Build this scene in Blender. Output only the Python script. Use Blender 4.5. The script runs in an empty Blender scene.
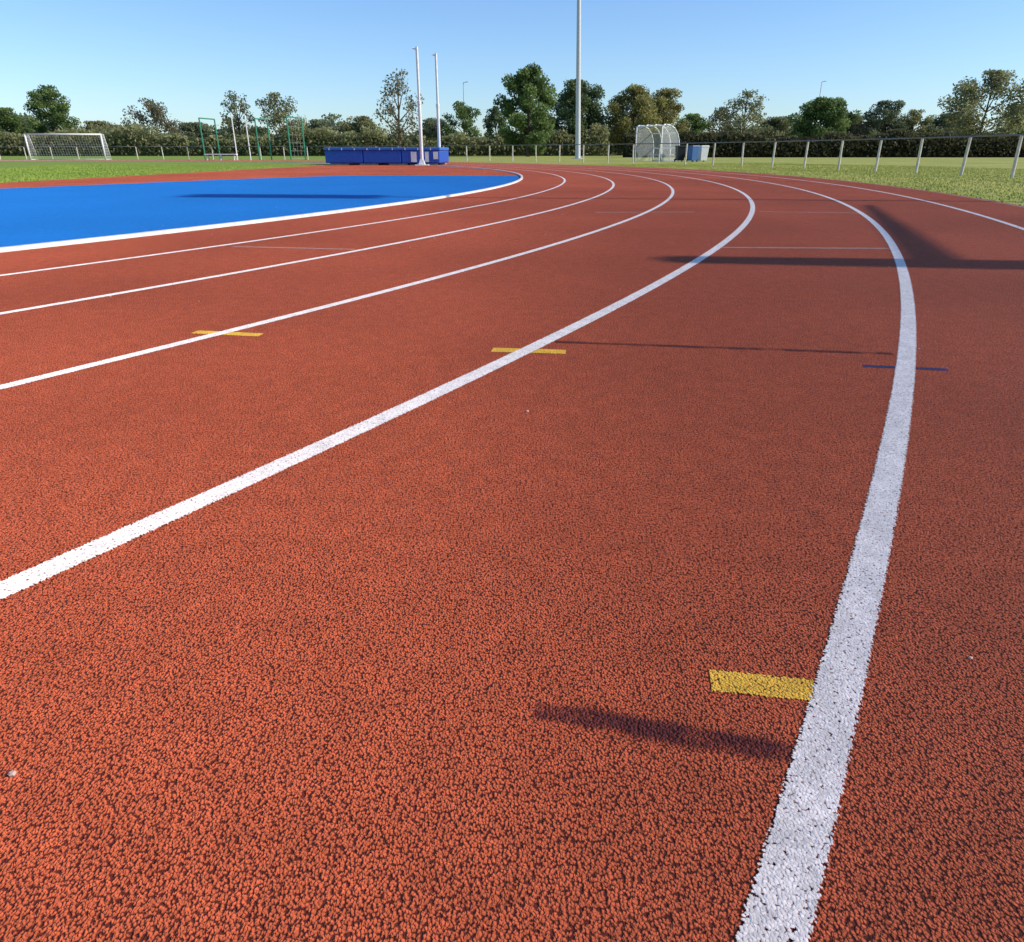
import bpy, bmesh, math, random
import numpy as np
from mathutils import Vector, Matrix
random.seed(7); rng=np.random.default_rng(7)
S=bpy.context.scene
S.view_settings.view_transform='Standard'; S.view_settings.look='None'; S.view_settings.exposure=0

# running-track geometry (metres): centre of the bend, kerb radius, lane pitch
CX,CY,R0,SP,S2,B1,B2=-36.697,22.183,36.991,1.0986,.0148,.1378,-.2355
CAMH=.6708
def RK(k): return R0+SP*k+S2*k*k
def wob(th): return B1*th*3+B2*math.sin(3*th)
PITCH=math.atan(319.5/715)

# ------------------------------------------------------------ helpers
def link(o,parent=None):
    S.collection.objects.link(o)
    if parent: o.parent=parent
    return o
def mesh_obj(name,verts,faces,mat=None,parent=None,smooth=False):
    me=bpy.data.meshes.new(name); me.from_pydata([tuple(v) for v in verts],[],[tuple(f) for f in faces]); me.update()
    if smooth:
        for p in me.polygons: p.use_smooth=True
    o=bpy.data.objects.new(name,me)
    if mat: me.materials.append(mat)
    return link(o,parent)
def empty(name,loc=(0,0,0),rz=0):
    o=bpy.data.objects.new(name,None); o.location=loc; o.rotation_euler=(0,0,rz); o.empty_display_size=.3
    return link(o)
class MB:
    """simple mesh builder"""
    def __init__(s): s.v=[];s.f=[]
    def tube(s,a,b,r0,r1=None,n=8,cap=True):
        r1=r0 if r1 is None else r1
        a=Vector(a);b=Vector(b);d=(b-a).normalized()
        u=d.orthogonal().normalized();w=d.cross(u)
        i=len(s.v)
        for c,r in((a,r0),(b,r1)):
            for k in range(n):
                t=2*math.pi*k/n; s.v.append(c+u*math.cos(t)*r+w*math.sin(t)*r)
        for k in range(n): s.f.append((i+k,i+(k+1)%n,i+n+(k+1)%n,i+n+k))
        if cap: s.f.append(tuple(i+k for k in reversed(range(n)))); s.f.append(tuple(i+n+k for k in range(n)))
    def path(s,pts,r,n=8):
        for a,b in zip(pts[:-1],pts[1:]): s.tube(a,b,r,r,n)
    def box(s,lo,hi,top=1.0):
        i=len(s.v);x0,y0,z0=lo;x1,y1,z1=hi;cx=(x0+x1)/2;cy=(y0+y1)/2
        for z,k in((z0,1),(z1,top)):
            for x,y in((x0,y0),(x1,y0),(x1,y1),(x0,y1)): s.v.append(Vector((cx+(x-cx)*k,cy+(y-cy)*k,z)))
        for f in((3,2,1,0),(4,5,6,7),(0,1,5,4),(1,2,6,5),(2,3,7,6),(3,0,4,7)): s.f.append(tuple(i+j for j in f))
    def quad(s,a,b,c,d):
        i=len(s.v); s.v+= [Vector(a),Vector(b),Vector(c),Vector(d)]; s.f.append((i,i+1,i+2,i+3))
    def obj(s,name,mat,parent=None,bevel=0,smooth=False):
        o=mesh_obj(name,s.v,s.f,mat,parent,smooth)
        if bevel:
            m=o.modifiers.new('bevel','BEVEL');m.width=bevel;m.segments=2;m.limit_method='ANGLE'
        return o

def N(nt,t,**kw):
    n=nt.nodes.new(t)
    for k,v in kw.items(): setattr(n,k,v)
    return n
def newmat(name,rough=.7,spec=.3):
    m=bpy.data.materials.new(name);m.use_nodes=True;nt=m.node_tree
    b=nt.nodes['Principled BSDF'];b.inputs['Roughness'].default_value=rough;b.inputs['Specular IOR Level'].default_value=spec
    return m,nt,b
def coords(nt,flat=True,scale=(1,1,0)):
    tc=N(nt,'ShaderNodeTexCoord')
    mp=N(nt,'ShaderNodeMapping'); mp.inputs['Scale'].default_value=scale if flat else (1,1,1)
    nt.links.new(tc.outputs['Object'],mp.inputs['Vector']); return mp.outputs[0]
def noise(nt,vec,scale,detail=2,rough=.5,dist=0,dim='3D'):
    n=N(nt,'ShaderNodeTexNoise',noise_dimensions=dim);n.inputs['Scale'].default_value=scale;n.inputs['Detail'].default_value=detail
    n.inputs['Roughness'].default_value=rough;n.inputs['Distortion'].default_value=dist
    nt.links.new(vec,n.inputs['Vector']);return n.outputs['Fac']
def mrange(nt,v,a,b,c=0,d=1,smooth=False):
    n=N(nt,'ShaderNodeMapRange'); 
    if smooth: n.interpolation_type='SMOOTHSTEP'
    for i,x in zip((1,2,3,4),(a,b,c,d)): n.inputs[i].default_value=x
    nt.links.new(v,n.inputs[0]);return n.outputs[0]
def math_(nt,op,a,b):
    n=N(nt,'ShaderNodeMath',operation=op)
    for i,x in enumerate((a,b)):
        if isinstance(x,(int,float)): n.inputs[i].default_value=x
        else: nt.links.new(x,n.inputs[i])
    return n.outputs[0]
def mix(nt,fac,a,b,blend='MIX'):
    n=N(nt,'ShaderNodeMix',data_type='RGBA',blend_type=blend)
    if isinstance(fac,(int,float)): n.inputs[0].default_value=fac
    else: nt.links.new(fac,n.inputs[0])
    for i,x in((6,a),(7,b)):
        if isinstance(x,tuple): n.inputs[i].default_value=(*x,1)
        else: nt.links.new(x,n.inputs[i])
    return n.outputs[2]
def bump(nt,h,strength,dist,b):
    n=N(nt,'ShaderNodeBump');n.inputs['Strength'].default_value=strength;n.inputs['Distance'].default_value=dist
    nt.links.new(h,n.inputs['Height']);nt.links.new(n.outputs[0],b.inputs['Normal'])

def granules(nt):
    """height 0..1 of a sprayed rubber-crumb surface (crumbs about 4 mm)"""
    v=coords(nt)
    w=N(nt,'ShaderNodeTexNoise',noise_dimensions='2D');w.inputs['Scale'].default_value=150;w.inputs['Detail'].default_value=2
    w.inputs['Roughness'].default_value=.6
    nt.links.new(v,w.inputs['Vector'])
    off=N(nt,'ShaderNodeVectorMath',operation='MULTIPLY_ADD');nt.links.new(w.outputs['Color'],off.inputs[0])
    off.inputs[1].default_value=(.0045,.0045,0);nt.links.new(v,off.inputs[2])
    vo=N(nt,'ShaderNodeTexVoronoi',feature='F1',voronoi_dimensions='2D');vo.inputs['Scale'].default_value=255
    nt.links.new(off.outputs[0],vo.inputs['Vector'])
    cell=mrange(nt,vo.outputs['Distance'],.05,.8,1,0,smooth=True)
    n1=mrange(nt,w.outputs['Fac'],.3,.7)
    h=math_(nt,'ADD',math_(nt,'MULTIPLY',cell,.52),math_(nt,'MULTIPLY',n1,.48))
    return v,h,vo
def crumb_mat(name,lit,pit,bstr=1.0,bdist=.0035,pa=.28,pb=.55,large=.18,rough=.8,spec=.12,sheet=False,cover=1.0,soft=.40):
    m,nt,b=newmat(name,rough,spec)
    b.inputs['Diffuse Roughness'].default_value=1.0
    v,h,vo=granules(nt)
    mask=mrange(nt,h,pa,pb,smooth=True)
    col=mix(nt,mask,pit,lit)
    k=mrange(nt,noise(nt,v,.35,3,.6,dim='2D'),.3,.7,1-large,1+large*.6)
    mid=mrange(nt,noise(nt,v,16,2,.65,dim='2D'),.3,.7,.90,1.08)
    k=math_(nt,'MULTIPLY',k,mid)
    sc=N(nt,'ShaderNodeSeparateColor');nt.links.new(vo.outputs['Color'],sc.inputs[0])
    k=math_(nt,'MULTIPLY',k,mrange(nt,sc.outputs[0],0,1,.84,1.15))
    cc=N(nt,'ShaderNodeVectorMath',operation='SCALE');nt.links.new(col,cc.inputs[0]);nt.links.new(k,cc.inputs['Scale'])
    nt.links.new(cc.outputs[0],b.inputs['Base Color'])
    bump(nt,h,bstr,bdist,b)
    if sheet:  # paint lies on the crumb tops only, edges break up between crumbs
        uv=N(nt,'ShaderNodeUVMap');sx=N(nt,'ShaderNodeSeparateXYZ');nt.links.new(uv.outputs[0],sx.inputs[0])
        e=math_(nt,'ABSOLUTE',math_(nt,'SUBTRACT',sx.outputs[0],.5),0)
        e=mrange(nt,e,soft,.5,0,.75)
        wear=mrange(nt,noise(nt,v,9,4,.7,dim='2D'),.45,.75,0,.10 if cover>=1 else .5)
        a=math_(nt,'SUBTRACT',math_(nt,'SUBTRACT',h,e),wear)
        a=mrange(nt,a,.02,.16 if soft>.3 else .6,0,cover)
        tr=N(nt,'ShaderNodeBsdfTransparent');ms=N(nt,'ShaderNodeMixShader');nt.links.new(a,ms.inputs[0])
        nt.links.new(tr.outputs[0],ms.inputs[1]);nt.links.new(b.outputs[0],ms.inputs[2])
        nt.links.new(ms.outputs[0],nt.nodes['Material Output'].inputs[0])
    return m
def simple(name,col,rough=.5,spec=.4,var=.12,scale=6,metal=0):
    m,nt,b=newmat(name,rough,spec);v=coords(nt,flat=False)
    k=mrange(nt,noise(nt,v,scale,4,.6),.3,.7,1-var,1+var)
    rgb=N(nt,'ShaderNodeRGB');rgb.outputs[0].default_value=(*col,1)
    cc=N(nt,'ShaderNodeVectorMath',operation='SCALE');nt.links.new(rgb.outputs[0],cc.inputs[0]);nt.links.new(k,cc.inputs['Scale'])
    nt.links.new(cc.outputs[0],b.inputs['Base Color']);b.inputs['Metallic'].default_value=metal
    return m

M_track=crumb_mat('track_rubber',(.575,.122,.050),(.12,.022,.014),bstr=1.0,bdist=.0035,pa=.24,pb=.52)
M_blue=crumb_mat('blue_rubber',(.012,.19,.58),(.006,.09,.32),bstr=.4,large=.08)
M_line=crumb_mat('line_paint',(.86,.78,.73),(.52,.30,.26),pa=.10,pb=.28,large=.05,sheet=True,bstr=.7,bdist=.0017)
M_thin=crumb_mat('worn_line_paint',(.75,.60,.54),(.40,.16,.12),pa=.25,pb=.5,large=.1,sheet=True,cover=.6)
M_yel=crumb_mat('yellow_paint',(.86,.52,.07),(.50,.17,.03),pa=.16,pb=.34,large=.05,sheet=True,bdist=.0025)
M_dark=crumb_mat('dark_bar',(.11,.028,.035),(.03,.008,.012),pa=.3,pb=.5,large=.1,sheet=True,cover=.85,soft=.2)  # dark tone with soft edges for the two bars across the lanes
M_bmk=crumb_mat('blue_paint',(.05,.07,.22),(.05,.03,.05),large=.05,sheet=True,cover=.9)
M_white=simple('white_metal',(.74,.74,.72),.45)
M_net=simple('white_net',(.6,.6,.58),.8)
M_galv=simple('galvanised_steel',(.50,.51,.52),.5,.5,metal=.1)
M_wood=simple('fence_timber',(.58,.54,.45),.8,.2,var=.25)
M_rail=simple('fence_rail',(.16,.16,.15),.6,.3)
M_mat=simple('blue_vinyl',(.018,.085,.42),.45,.4)
M_mat2=simple('blue_vinyl_top',(.04,.14,.48),.45,.4)
M_green=simple('green_steel',(.03,.24,.14),.5)
M_dk=simple('dark_plastic',(.02,.022,.025),.5)
M_bin=simple('bin_plastic',(.05,.13,.32),.45)
M_kerb=simple('white_kerb',(.70,.67,.64),.6,.3,var=.2,scale=9)
M_bark=simple('bark',(.12,.09,.06),.9,.1,var=.3,scale=3)
M_stone=simple('pale_stone',(.6,.42,.34),.8)

def grass_mat(name,a,b_,c,lo=.6,hi=1.3):
    m,nt,b=newmat(name,.85,.1)
    v=coords(nt)
    f1=mrange(nt,noise(nt,v,.22,4,.65,dim='2D'),.35,.65)
    f2=mrange(nt,noise(nt,v,3.5,5,.7,dim='2D'),.35,.65)
    f3=mrange(nt,noise(nt,v,38,3,.75,dim='2D'),.3,.7)
    col=mix(nt,f1,a,b_); col=mix(nt,math_(nt,'MULTIPLY',f2,.5),col,c)
    # pitch side is better watered (greener) than the outer verge
    sx=N(nt,'ShaderNodeSeparateXYZ');nt.links.new(v,sx.inputs[0])
    g_=mrange(nt,sx.outputs[0],-14,-4,1,0,smooth=True)
    col=mix(nt,math_(nt,'MULTIPLY',g_,.6),col,(.15,.28,.035))
    k=mrange(nt,f3,0,1,lo,hi)
    cc=N(nt,'ShaderNodeVectorMath',operation='SCALE');nt.links.new(col,cc.inputs[0]);nt.links.new(k,cc.inputs['Scale'])
    nt.links.new(cc.outputs[0],b.inputs['Base Color'])
    bump(nt,f3,.35,.01,b)
    return m
M_grass=grass_mat('grass',(.24,.30,.05),(.38,.38,.09),(.48,.43,.15))
M_blade=grass_mat('grass_blades',(.28,.34,.05),(.42,.41,.10),(.52,.47,.16),.8,1.3)

# ------------------------------------------------------------ ground and track
mesh_obj('ground',[(-1500,-1500,0),(1500,-1500,0),(1500,1500,0),(-1500,1500,0)],[(0,1,2,3)],M_grass)
def stadium(r,step=.5,straight=84,t0=-90,t1=90):
    pts=[]
    if t0==-90: 
        w0=wob(math.radians(-90));pts+=[(CX-straight*(1-i/12),CY-r-w0) for i in range(12)]
    n=int((t1-t0)/step)
    for i in range(n+1):
        t=math.radians(t0+(t1-t0)*i/n);q_=r+wob(t);pts.append((CX+q_*math.cos(t),CY+q_*math.sin(t)))
    if t1==90: 
        w0=wob(math.radians(90));pts+=[(CX-straight*(i+1)/12,CY+r+w0) for i in range(12)]
    return pts
def add_uv(o,us):
    uv=o.data.uv_layers.new(name='UVMap')
    for lp in o.data.loops: uv.data[lp.index].uv=us[lp.vertex_index]
def strip(name,ra,rb,z,mat,uv=False,**kw):
    A=stadium(ra,**kw);B=stadium(rb,**kw);n=len(A)
    o=mesh_obj(name,[(x,y,z) for x,y in A]+[(x,y,z) for x,y in B],[(i,n+i,n+i+1,i+1) for i in range(n-1)],mat)
    if uv: add_uv(o,[(0,0)]*n+[(1,0)]*n)
    return o
ROUT=RK(6)+1.0
strip('running_track',R0-.02,ROUT,.004,M_track)
def poly(name,pts,z,mat):
    return mesh_obj(name,[(x,y,z) for x,y in pts],[tuple(range(len(pts)))],mat)
def arc_pts(r,t0,t1,n):
    out=[]
    for i in range(n+1):
        t=math.radians(t0+(t1-t0)*i/n);q_=r+wob(t);out.append((CX+q_*math.cos(t),CY+q_*math.sin(t)))
    return out
poly('infield_apron',arc_pts(R0-.01,-80,42,160)+[(-9.2,46.5),(-10.2,38),(-11.2,26),(-12.0,17.2),(-15.0,4),(-22,-10)],.0015,M_track)
poly('blue_fan_area',arc_pts(R0-.10,-75,1.5,110)+[(-2.5,23.6),(-5.2,23.3),(-7.4,20.2),(-10.0,15.2),(-14.0,7.0),(-20,-6)],.0055,M_blue)
def kerb():
    A=stadium(R0-.04);B=stadium(R0+.012);n=len(A);V=[];Fc=[]
    for (x,y) in A: V.append((x,y,.0))
    for (x,y) in A: V.append((x,y,.035))
    for (x,y) in B: V.append((x,y,.035))
    for (x,y) in B: V.append((x,y,.0))
    for i in range(n-1):
        for k in range(3): Fc.append((k*n+i,(k+1)*n+i,(k+1)*n+i+1,k*n+i+1))
    mesh_obj('inner_kerb',V,Fc,M_kerb)
kerb()
for k in range(1,7):
    w=.032 if k>=4 else .028
    strip('lane_line',RK(k)-w,RK(k)+w,.0056,M_line,uv=True)
strip('track_edge_line',ROUT-.12,ROUT-.05,.0056,M_thin,uv=True)
def mark(name,a,b,w,mat,z=.005):
    a=Vector(a);b=Vector(b);d=(b-a).normalized();p=Vector((-d.y,d.x))*w*1.15/2
    n=8;V=[];Fc=[];U=[]
    for i in range(n+1):
        c=a.lerp(b,i/n)
        V+= [(c.x+p.x,c.y+p.y,z),(c.x-p.x,c.y-p.y,z)];U+=[(0,0),(1,0)]
    for i in range(n): Fc.append((2*i,2*i+1,2*i+3,2*i+2))
    o=mesh_obj(name,V,Fc,mat);add_uv(o,U);return o
mark('yellow_lane_mark',(.274,.784),(.412,.762),.042,M_yel)
mark('yellow_lane_mark',(-.073,2.585),(.196,2.555),.055,M_yel)
mark('yellow_lane_mark',(-1.284,2.870),(-.998,2.818),.05,M_yel)
mark('blue_lane_mark',(1.196,2.369),(1.458,2.321),.03,M_bmk)
mark('cross_lane_line',(1.585,5.66),(2.83,5.60),.06,M_thin)
mark('cross_lane_line',(-2.15,5.72),(-1.17,5.54),.04,M_thin)
mark('cross_lane_line',(3.0,9.2),(4.15,9.0),.05,M_thin)
mark('cross_lane_line',(1.0,9.1),(2.2,9.15),.05,M_thin)
mark('dark_lane_bar',(.164,2.705),(1.375,2.527),.042,M_dark)
mark('dark_lane_bar',(.030,.727),(.345,.649),.048,M_dark)

# ------------------------------------------------------------ grass blades
def blades(name,pts,hmin,hmax,w,mat):
    pts=np.asarray(pts);n=len(pts)
    a=rng.uniform(0,2*np.pi,n);h=rng.uniform(hmin,hmax,n);l=rng.uniform(0,.6,n)*h;b=rng.uniform(0,2*np.pi,n)
    ww=w*rng.uniform(.6,1.4,n)
    V=np.zeros((n,3,3))
    V[:,0,0]=pts[:,0]-np.cos(a)*ww;V[:,0,1]=pts[:,1]-np.sin(a)*ww
    V[:,1,0]=pts[:,0]+np.cos(a)*ww;V[:,1,1]=pts[:,1]+np.sin(a)*ww
    V[:,2,0]=pts[:,0]+np.cos(b)*l;V[:,2,1]=pts[:,1]+np.sin(b)*l;V[:,2,2]=h
    me=bpy.data.meshes.new(name);me.vertices.add(n*3);me.vertices.foreach_set('co',V.reshape(-1))
    me.loops.add(n*3);me.loops.foreach_set('vertex_index',np.arange(n*3));me.polygons.add(n)
    me.polygons.foreach_set('loop_start',np.arange(n)*3);me.polygons.foreach_set('loop_total',np.full(n,3))
    me.update(calc_edges=True);me.materials.append(mat);return link(bpy.data.objects.new(name,me))
n=90000
t=np.radians(rng.uniform(-24,28,n));r=ROUT+rng.power(1.0,n)*14+rng.normal(0,.03,n)
r=np.maximum(r,ROUT-.04)+B1*t*3+B2*np.sin(3*t)
blades('verge_grass',np.c_[CX+r*np.cos(t),CY+r*np.sin(t)],.015,.038,.010,M_blade)
n=40000
y=17+rng.power(1.0,n)*26;x=-12.0+ (y-17.5)/25*2-rng.uniform(0,1,n)*14*(.3+.7*(y-15)/25)
blades('infield_grass',np.c_[x,y],.015,.035,.012,M_blade)

# ------------------------------------------------------------ foliage
def leaf_mat(name,base,warm):
    m,nt,b=newmat(name,.6,.2)
    at=N(nt,'ShaderNodeAttribute');at.attribute_name='tone'
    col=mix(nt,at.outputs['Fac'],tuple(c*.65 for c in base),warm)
    nt.links.new(col,b.inputs['Base Color'])
    tr=N(nt,'ShaderNodeBsdfTranslucent');nt.links.new(col,tr.inputs['Color'])
    ms=N(nt,'ShaderNodeMixShader');ms.inputs[0].default_value=.45
    out=nt.nodes['Material Output'];nt.links.new(b.outputs[0],ms.inputs[1]);nt.links.new(tr.outputs[0],ms.inputs[2]);nt.links.new(ms.outputs[0],out.inputs[0])
    return m
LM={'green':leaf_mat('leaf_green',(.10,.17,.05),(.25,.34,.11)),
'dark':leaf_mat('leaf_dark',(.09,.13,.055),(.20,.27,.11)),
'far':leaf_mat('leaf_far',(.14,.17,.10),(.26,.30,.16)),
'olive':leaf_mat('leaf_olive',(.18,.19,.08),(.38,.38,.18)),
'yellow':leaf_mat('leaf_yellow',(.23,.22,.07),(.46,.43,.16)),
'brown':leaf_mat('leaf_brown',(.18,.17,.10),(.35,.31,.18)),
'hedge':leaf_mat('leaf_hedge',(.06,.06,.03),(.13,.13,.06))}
def leaf_mesh(name,C,tone,size,mat,parent=None):
    n=len(C);C=np.asarray(C)
    u=rng.normal(size=(n,3));u/=np.linalg.norm(u,axis=1)[:,None]
    w=rng.normal(size=(n,3));w-= (w*u).sum(1)[:,None]*u;w/=np.linalg.norm(w,axis=1)[:,None]
    s=size*rng.uniform(.5,1.3,n)[:,None]
    V=np.stack([C-u*s,C-w*s*.6,C+u*s,C+w*s*.6],1).reshape(-1,3)
    me=bpy.data.meshes.new(name);me.vertices.add(n*4);me.vertices.foreach_set('co',V.reshape(-1))
    me.loops.add(n*4);me.loops.foreach_set('vertex_index',np.arange(n*4));me.polygons.add(n)
    me.polygons.foreach_set('loop_start',np.arange(n)*4);me.polygons.foreach_set('loop_total',np.full(n,4))
    me.update(calc_edges=True)
    a=me.attributes.new('tone','FLOAT','POINT');a.data.foreach_set('value',np.repeat(np.clip(tone,0,1),4))
    me.materials.append(mat);return link(bpy.data.objects.new(name,me),parent)
def tree(name,tx,dist,H,W,kind,dens=1.0,trunk=.25,leaf=.19,shape=1.0):
    x=tx*dist;root=empty(name,(x,dist,0))
    mb=MB();tr=H*.022+.06
    top=Vector((random.uniform(-.3,.3),random.uniform(-.3,.3),H*.8))
    prev=Vector((0,0,-.1));segs=6
    spine=[prev]
    for i in range(1,segs+1):
        q_=Vector((top.x*i/segs+random.uniform(-.12,.12),top.y*i/segs+random.uniform(-.12,.12),H*.8*i/segs))
        mb.tube(prev,q_,tr*(1-.85*(i-1)/segs),tr*(1-.85*i/segs),7,False);prev=q_;spine.append(q_)
    clumps=[]
    nb=int(16*dens**.3)+4
    z0=H*trunk
    for i in range(nb):
        f=(i+.5)/nb;z=z0+(H*.97-z0)*f
        prof=math.sin(math.pi*min(1,(.12+.88*f))**shape)**.65
        rad=W/2*prof*random.uniform(.65,1.08)+.15
        a=i*2.4+random.uniform(-.5,.5)
        b0=spine[max(1,min(segs,int(z/H*segs*.9)))]
        e=Vector((math.cos(a)*rad,math.sin(a)*rad,z+random.uniform(-.3,.5)))
        mid=b0.lerp(e,.5)+Vector((0,0,-.15*rad*.3))
        mb.tube(b0,mid,tr*.35,tr*.22,5,False);mb.tube(mid,e,tr*.22,.015,5,False)
        clumps.append((e,W*.13+.25));clumps.append((mid.lerp(e,.35),W*.15+.25))
        for j in range(2):
            e2=mid.lerp(e,random.uniform(.3,.9))+Vector((random.uniform(-1,1),random.uniform(-1,1),random.uniform(-.3,.8)))*W*.13
            mb.tube(mid,e2,tr*.12,.012,4,False);clumps.append((e2,W*.10+.2))
    clumps.append((Vector((top.x,top.y,H*.93)),W*.10+.2))
    mb.obj('trunk_and_limbs',M_bark,root)
    C=[];T=[]
    for c_,rc in clumps:
        k=int(95*dens*(rc/1.1)**2*(.22/leaf)**2)+6
        p=rng.normal(size=(k,3));p/=np.linalg.norm(p,axis=1)[:,None];p*=(rng.uniform(0,1,k)**.45)[:,None]*rc*rng.uniform(.8,1.15);p[:,2]*=.75
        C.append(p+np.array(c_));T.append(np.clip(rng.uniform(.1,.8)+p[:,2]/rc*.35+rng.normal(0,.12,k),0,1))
    C=np.concatenate(C);T=np.concatenate(T)
    C[:,2]=np.minimum(C[:,2],H*1.02-rng.uniform(0,.4,len(C)))
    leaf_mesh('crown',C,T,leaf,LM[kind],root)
    return root
# (bearing tangent, distance, height, width, foliage, density, trunk fraction)
TR=[(-.640,150,8.0,9,'green',1,.12),(-.577,138,10.8,7.5,'green',1.2,.12),(-.61,160,7,8,'far',1,.1),(-.52,150,5.8,9,'olive',.9,.1),
(-.449,140,9.0,8.5,'brown',.4,.15),(-.40,150,5.6,8,'far',.9,.1),(-.345,140,10.3,5,'olive',.4,.2),(-.293,140,9.8,8,'olive',.45,.15),(-.24,150,6.0,8,'far',.9,.1),(-.19,150,6.6,8,'olive',.9,.1),
(-.143,118,11.5,6.5,'brown',.25,.25),(-.10,150,6.4,7,'far',.8,.1),(-.062,145,8.8,6.5,'green',.8,.1),(-.02,150,8.6,5,'dark',.9,.1),
(.020,112,11.6,7.4,'green',1.7,.10),(.082,135,11.4,9.5,'dark',1.6,.08),(.152,135,11,9,'yellow',1.2,.08),(.190,140,10.6,8,'yellow',1.1,.08),(.225,150,7,7,'green',1,.1),
(.262,150,8.2,6,'brown',.6,.1),(.292,130,9.6,7.5,'olive',.4,.15),(.335,150,6.6,9,'olive',1,.1),(.388,125,8.2,9,'green',1.5,.08),(.43,150,7,7,'brown',.7,.1),
(.468,150,9.2,8,'far',1.0,.1),(.505,150,7.8,6,'olive',.8,.1),(.545,150,7.2,8,'far',1,.1),(.592,118,11.2,12.5,'olive',.6,.12),(.645,135,8.0,8,'green',1.2,.1),(.69,140,8.6,9,'dark',1,.1),(-.69,145,8,9,'dark',1,.1)]
for a in TR: tree('tree',*a)
def hedgerow(name,y0,y1,x0,x1,hfun,mat,n,leaf):
    x=rng.uniform(x0,x1,n);cx=np.floor(x/1.3)
    h=hfun(x)*(.72+.38*np.abs(np.sin(cx*12.9898)*43758.5453%1))
    z=h*rng.uniform(0,1,n)**.7
    y=rng.uniform(y0,y1,n)+ (z/h)**2*.5
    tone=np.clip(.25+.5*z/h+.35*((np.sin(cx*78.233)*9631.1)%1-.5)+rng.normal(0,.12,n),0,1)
    return leaf_mesh(name,np.c_[x,y,z],tone,leaf,mat)
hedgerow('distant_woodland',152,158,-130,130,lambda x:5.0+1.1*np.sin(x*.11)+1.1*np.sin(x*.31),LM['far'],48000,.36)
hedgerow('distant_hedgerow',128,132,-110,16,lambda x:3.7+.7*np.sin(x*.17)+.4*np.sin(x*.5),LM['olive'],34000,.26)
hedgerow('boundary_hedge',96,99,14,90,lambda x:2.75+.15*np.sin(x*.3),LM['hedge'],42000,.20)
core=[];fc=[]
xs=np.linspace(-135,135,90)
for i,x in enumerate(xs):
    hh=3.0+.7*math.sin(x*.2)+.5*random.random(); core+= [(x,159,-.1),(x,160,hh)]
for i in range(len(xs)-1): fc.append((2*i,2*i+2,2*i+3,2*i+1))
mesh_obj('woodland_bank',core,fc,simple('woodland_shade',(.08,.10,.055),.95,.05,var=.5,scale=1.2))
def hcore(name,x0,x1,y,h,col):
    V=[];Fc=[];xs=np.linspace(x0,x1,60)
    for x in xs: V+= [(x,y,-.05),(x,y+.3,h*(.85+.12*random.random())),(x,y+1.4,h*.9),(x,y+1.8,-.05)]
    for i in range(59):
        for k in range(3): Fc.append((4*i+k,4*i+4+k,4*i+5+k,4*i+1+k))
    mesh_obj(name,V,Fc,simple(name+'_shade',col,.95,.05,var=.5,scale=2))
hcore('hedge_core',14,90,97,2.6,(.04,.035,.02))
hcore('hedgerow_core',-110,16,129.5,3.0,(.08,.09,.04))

# ------------------------------------------------------------ perimeter fence
def fence():
    root=empty('perimeter_fence');mp=MB();mr=MB();R=49.82
    pts=[];step=math.degrees(2.42/R);t=-3.5-step*20
    while t<=90: 
        a=math.radians(t);pts.append(Vector((-35.91+R*math.cos(a),22.12+R*math.sin(a),0)));t+=step
    x=-37.5
    while x>-105: pts.append(Vector((x,22.12+R,0)));x-=2.42
    for p in pts:
        lean=Vector((random.uniform(-.02,.02),random.uniform(-.02,.02),0))
        mp.tube(p-Vector((0,0,.1)),p+lean+Vector((0,0,1.06+random.uniform(-.015,.02))),.045,.042,10)
    for a,b in zip(pts[:-1],pts[1:]):
        mr.tube(a+Vector((0,0,1.085)),b+Vector((0,0,1.085)),.022,.022,8)
    mp.obj('posts',M_wood,root,smooth=False);mr.obj('top_rail',M_rail,root,smooth=True)
fence()

# ------------------------------------------------------------ football goal
def netpanel(mb,a,b,c,d,s=.22,w=.006):
    a,b,c,d=map(Vector,(a,b,c,d));nu=max(1,int((b-a).length/s));nv=max(1,int((d-a).length/s))
    for i in range(nu+1): mb.tube(a.lerp(b,i/nu),d.lerp(c,i/nu),w,w,3,False)
    for j in range(nv+1): mb.tube(a.lerp(d,j/nv),b.lerp(c,j/nv),w,w,3,False)
def goal(x,y,rz):
    root=empty('football_goal',(x,y,0),rz);mb=MB();W=3.66;Hh=2.44
    root.scale=(.84,.84,.84)
    mb.tube((-W,0,0),(-W,0,Hh),.085,n=12);mb.tube((W,0,0),(W,0,Hh),.085,n=12);mb.tube((-W-.06,0,Hh),(W+.06,0,Hh),.085,n=12)
    for s in(-1,1):
        mb.tube((s*W,0,Hh),(s*W,.9,Hh),.03);mb.tube((s*W,.9,Hh),(s*W,1.9,.03),.03);mb.tube((s*W,0,.03),(s*W,1.9,.03),.03)
    mb.tube((-W,1.9,.03),(W,1.9,.03),.03);mb.tube((-W,.9,Hh),(W,.9,Hh),.02)
    mb.obj('frame',M_white,root,smooth=True)
    nb=MB();netpanel(nb,(-W,.9,Hh),(W,.9,Hh),(W,1.9,.03),(-W,1.9,.03),.25,.011)
    netpanel(nb,(-W,0,Hh),(W,0,Hh),(W,.9,Hh),(-W,.9,Hh),.25,.011)
    for s in(-1,1): netpanel(nb,(s*W,0,.03),(s*W,1.9,.03),(s*W,.9,Hh),(s*W,0,Hh),.25,.011)
    nb.obj('net',M_net,root)
goal(-39.4,69.3,math.radians(10))

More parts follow.
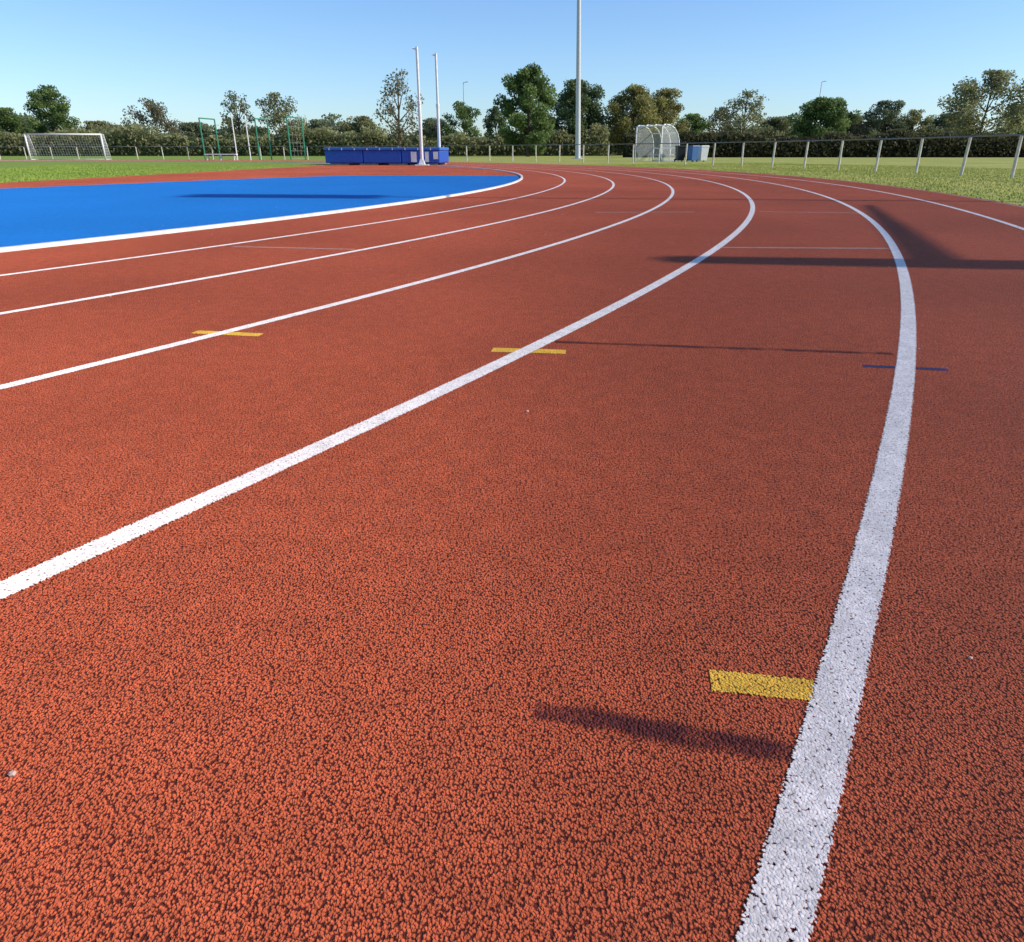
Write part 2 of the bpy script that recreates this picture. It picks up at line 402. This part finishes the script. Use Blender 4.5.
# ------------------------------------------------------------ team shelter
def shelter(x,y,rz):
    root=empty('team_shelter',(x,y,0),rz);mb=MB();Ln=3.0
    prof=[(0,0),(0,2.35),(.25,2.45),(.7,2.40),(1.1,2.22),(1.4,1.9),(1.6,1.45),(1.7,.9),(1.72,0)]
    for i in range(4):
        yy=-Ln/2+Ln*i/3
        ids=prof if i in(0,3) else prof[1:]
        mb.path([(a,yy,b) for a,b in ids],.045,8)
    for a,b in((0,2.35),(.7,2.40),(1.4,1.9),(1.7,.9),(1.72,.05)): mb.tube((a,-Ln/2,b),(a,Ln/2,b),.035)
    mb.obj('frame',M_white,root,smooth=True)
    pm,nt,b=newmat('polycarbonate_sheet',.25,.5);b.inputs['Base Color'].default_value=(.75,.78,.76,1)
    trn=N(nt,'ShaderNodeBsdfTransparent');ms=N(nt,'ShaderNodeMixShader');ms.inputs[0].default_value=.28
    nt.links.new(trn.outputs[0],ms.inputs[1]);nt.links.new(b.outputs[0],ms.inputs[2]);nt.links.new(ms.outputs[0],nt.nodes['Material Output'].inputs[0])
    pb=MB()
    for (a,c_),(d,e) in zip(prof[1:-1],prof[2:]): pb.quad((a,-Ln/2,c_),(a,Ln/2,c_),(d,Ln/2,e),(d,-Ln/2,e))
    pb.obj('roof_and_back_sheet',pm,root)
    sb=MB()
    for s in(-Ln/2,Ln/2):
        i=len(sb.v)
        for a,c_ in prof: sb.v.append(Vector((a,s,c_)))
        sb.f.append(tuple(range(i,i+len(prof))))
    sb.obj('side_sheets',pm,root)
    be=MB();be.box((.95,-Ln/2+.1,.42),(1.35,Ln/2-.1,.47));
    for yy in(-1.2,0,1.2): be.tube((1.15,yy,0),(1.15,yy,.42),.03)
    be.obj('bench',M_wood,root)
shelter(10.05,58,math.radians(28))

# ------------------------------------------------------------ bins by the shelter
def wheelie(x,y,rz,mat):
    root=empty('wheeled_bin',(x,y,0),rz);mb=MB();mb.box((-.29,-.35,.08),(.29,.35,.98));
    for v in mb.v:
        if v.z<.5: v.x*=.8;v.y*=.8
    mb.obj('body',mat,root,bevel=.02)
    lb=MB();lb.box((-.31,-.38,.985),(.31,.40,1.06),.9);lb.tube((-.25,.42,1.0),(.25,.42,1.0),.02);lb.obj('lid_and_handle',mat,root,bevel=.01)
    wb=MB();
    for s in(-1,1): wb.tube((s*.24,.3,.1),(s*.29,.3,.1),.1,n=16)
    wb.obj('wheels',M_dk,root)
wheelie(12.7,55,.4,M_bin)
wheelie(13.55,55.6,.2,M_white)
wheelie(12.1,56.3,.1,M_dk)

# ------------------------------------------------------------ landing mats and standards
def mats():
    root=empty('high_jump_landing_mat',(-6.92,41.6,0),math.radians(-3));W=3.10
    b=MB();
    for i in range(3):
        x0=-W+i*(2*W/3)+.012;x1=-W+(i+1)*(2*W/3)-.012
        b.box((x0,0,.10),(x1,3.6,.72))
    b.obj('foam_blocks',M_mat,root,bevel=.05)
    t=MB();t.box((-W-.02,-.02,.723),(W+.02,3.62,.88));t.obj('top_cover',M_mat2,root,bevel=.04)
    s=MB()
    for i in range(9):
        x=-W+.25+i*.68; s.box((x,-.03,.74),(x+.05,-.022,.84))
    s.obj('cover_straps',M_white,root)
    s=MB();s.box((1.55,-.012,.16),(1.85,-.004,.66));s.box((2.3,-.012,.16),(2.5,-.004,.66));s.box((2.75,-.012,.3),(3.0,-.004,.66));s.obj('printed_panels',M_white,root)
    p=MB()
    for x in(-2.4,-.8,.8,2.4):
        for y in(.3,3.2): p.box((x-.5,y-.07,0),(x+.5,y+.07,.098))
    p.obj('pallet',M_wood,root)
mats()
def standard(x,y,h):
    root=empty('vault_standard',(x,y,0));b=MB()
    b.box((-.35,-.25,.0),(.35,.25,.06));b.box((-.16,-.16,.06),(.16,.16,.30),.6);b.obj('base',M_white,root,bevel=.01)
    p=MB();p.tube((0,0,.28),(0,0,h*.55),.085,n=14);p.tube((0,0,h*.55),(0,0,h),.065,n=14);p.tube((0,0,h*.55-.1),(0,0,h*.55+.05),.1,n=14)
    p.tube((0,0,h-.12),(-.22,0,h-.05),.03);p.obj('upright',M_white,root)
standard(-4.62,40,5.3);standard(-4.15,44.8,5.55)

# ------------------------------------------------------------ floodlights, unseen shadow casters
def floodlight(name,x,y,h,r,lamps=6,tilt=0):
    root=empty(name,(x,y,0));root.rotation_euler=(0,tilt,0);p=MB();n=6
    for i in range(n): p.tube((0,0,h*i/n),(0,0,h*(i+1)/n),r*(1-.45*i/n),r*(1-.45*(i+1)/n),16,False)
    p.tube((0,0,0),(0,0,.05),r*2.2,n=16);p.obj('mast',M_galv,root,smooth=True)
    b=MB();b.tube((-1.6,0,h-.1),(1.6,0,h-.1),.06)
    for i in range(lamps):
        xx=-1.5+3*i/(lamps-1);b.box((xx-.22,-.15,h-.05),(xx+.22,.12,h+.38),.8)
    b.obj('shadow_caster_panel',M_dk,root)
    return root
floodlight('shadow_caster_pole',6.75,80,22,.27,tilt=math.radians(-1.7))
r1=empty('shadow_caster_mast',(13.0,3.55,0));p=MB()  # unseen mast, added only to cast the dark band across the track
for i in range(8): p.tube((0,0,6.9*i/8),(0,0,6.9*(i+1)/8),.46-.035*i,.46-.035*(i+1),14,False)
p.obj('mast',M_galv,r1,smooth=True)
p=MB();d=Vector((.35,.94,0))  # unseen arm, shaped for the slanting wedge of shadow
for i in range(6): p.tube(Vector((0,0,5.95))+d*i,Vector((0,0,5.95))+d*(i+1),.10-.011*i,.10-.011*(i+1),10,False)
p.obj('shadow_caster_arm',M_galv,r1,smooth=True)
r2=empty('shadow_caster_pole',(16.5,10.0,0));p=MB();p.tube((0,0,0),(0,0,12.6),.10,.06,12);p.obj('mast',M_galv,r2)  # unseen pole with head, added to cast a shadow streak on the blue area
p=MB();
for i in range(4): p.box((-.2,-.5,10.9+i*.45),(.15,.5,11.3+i*.45),.9)
p.obj('shadow_caster_panel',M_dk,r2)
for (tx,dd,hh) in((-.060,150,12.3),(.382,170,14.0)):
    r_=empty('street_lamp',(tx*dd,dd,0));p=MB();p.tube((0,0,0),(0,0,hh),.12,.07);p.tube((0,0,hh),(.45,0,hh+.08),.05);p.box((.4,-.12,hh+.04),(.85,.12,hh+.16));p.obj('pole_and_head',M_galv,r_)

# ------------------------------------------------------------ throwing cage
def cage():
    root=empty('throwing_cage',(0,66,0));g_=MB();w_=MB();nn=MB()
    gx=[(-.393,0,3.2),(-.388,2.5,3.2),(-.328,1,3.2),(-.322,3,3.2),(-.283,0,3.3),(-.275,2.6,3.3)]
    for t_,dy,h in gx: g_.tube((t_*66,dy,0),(t_*66,dy,h),.06)
    for a,b in((0,1),(2,3),(4,5)): g_.tube((gx[a][0]*66,gx[a][1],gx[a][2]),(gx[b][0]*66,gx[b][1],gx[b][2]),.05)
    for t_,dy,h in((-.352,0,3.5),(-.340,1,3.4)): w_.tube((t_*66,dy,0),(t_*66,dy,h),.05)
    g_.obj('green_posts',M_green,root);w_.obj('white_posts',M_white,root)
    netpanel(nn,(gx[4][0]*66,0,.1),(gx[5][0]*66,2.6,.1),(gx[5][0]*66,2.6,3.2),(gx[4][0]*66,0,3.2),.6,.005)
    nn.obj('net',M_net,root)
cage()
# low white trestle bench beside the cage
b_=empty('trestle_bench',(-24.0,64.5,0));mb=MB();mb.box((-1.3,-.25,.42),(1.3,.25,.50))
for s in(-1.1,0,1.1):
    mb.tube((s,-.22,0),(s,-.05,.42),.03);mb.tube((s,.22,0),(s,.05,.42),.03)
mb.obj('seat_and_legs',M_white,b_)
# ------------------------------------------------------------ little stones on the track
mb=MB()
def stone(x,y,s):
    i=len(mb.v);c=Vector((x,y,.004+s*.4));k=7
    for (z,rr) in((-.4,.8),(.1,1),(.5,.6)):
        for j in range(k):
            a=2*math.pi*j/k;q_=s*rr*random.uniform(.75,1.1);mb.v.append(c+Vector((math.cos(a)*q_,math.sin(a)*q_*.8,z*s)))
    for l in range(2):
        for j in range(k): mb.f.append((i+l*k+j,i+l*k+(j+1)%k,i+(l+1)*k+(j+1)%k,i+(l+1)*k+j))
    mb.f.append(tuple(i+2*k+j for j in range(k)))
stone(-.585,.62,.005);stone(.043,1.90,.005);stone(.66,.83,.0035)
for i in range(45): stone(random.uniform(-4,5),random.uniform(1.6,12),random.uniform(.003,.006))
mb.obj('scattered_stones',M_stone)

# ------------------------------------------------------------ light, sky, camera
EL=math.radians(30);AZ=math.radians(97)
D=Vector((math.sin(AZ)*math.cos(EL),math.cos(AZ)*math.cos(EL),math.sin(EL)))
sl=bpy.data.lights.new('sun','SUN');sl.energy=5.0;sl.angle=math.radians(.5);sl.color=(1,.91,.77)
so=link(bpy.data.objects.new('sun',sl));so.rotation_euler=D.to_track_quat('Z','Y').to_euler();so.location=(20,-5,20)
w=bpy.data.worlds.new('World');S.world=w;w.use_nodes=True;nt=w.node_tree
sk=nt.nodes.new('ShaderNodeTexSky');sk.sky_type='NISHITA';sk.sun_disc=False;sk.sun_elevation=EL;sk.sun_rotation=AZ
sk.air_density=1.0;sk.dust_density=.3;sk.ozone_density=3
tint=nt.nodes.new('ShaderNodeMix');tint.data_type='RGBA';tint.blend_type='MULTIPLY';tint.inputs[0].default_value=1
tint.inputs[7].default_value=(.84,1.0,1.24,1);nt.links.new(sk.outputs[0],tint.inputs[6])
bg=nt.nodes['Background'];bg.inputs[1].default_value=.145;nt.links.new(tint.outputs[2],bg.inputs[0])
cam=bpy.data.cameras.new('camera');cam.sensor_width=36;cam.lens=715/1024*36;cam.clip_start=.02;cam.clip_end=5000
co=link(bpy.data.objects.new('camera',cam));co.location=(0,0,CAMH);co.rotation_euler=(math.radians(90)-PITCH,0,0)
S.camera=co
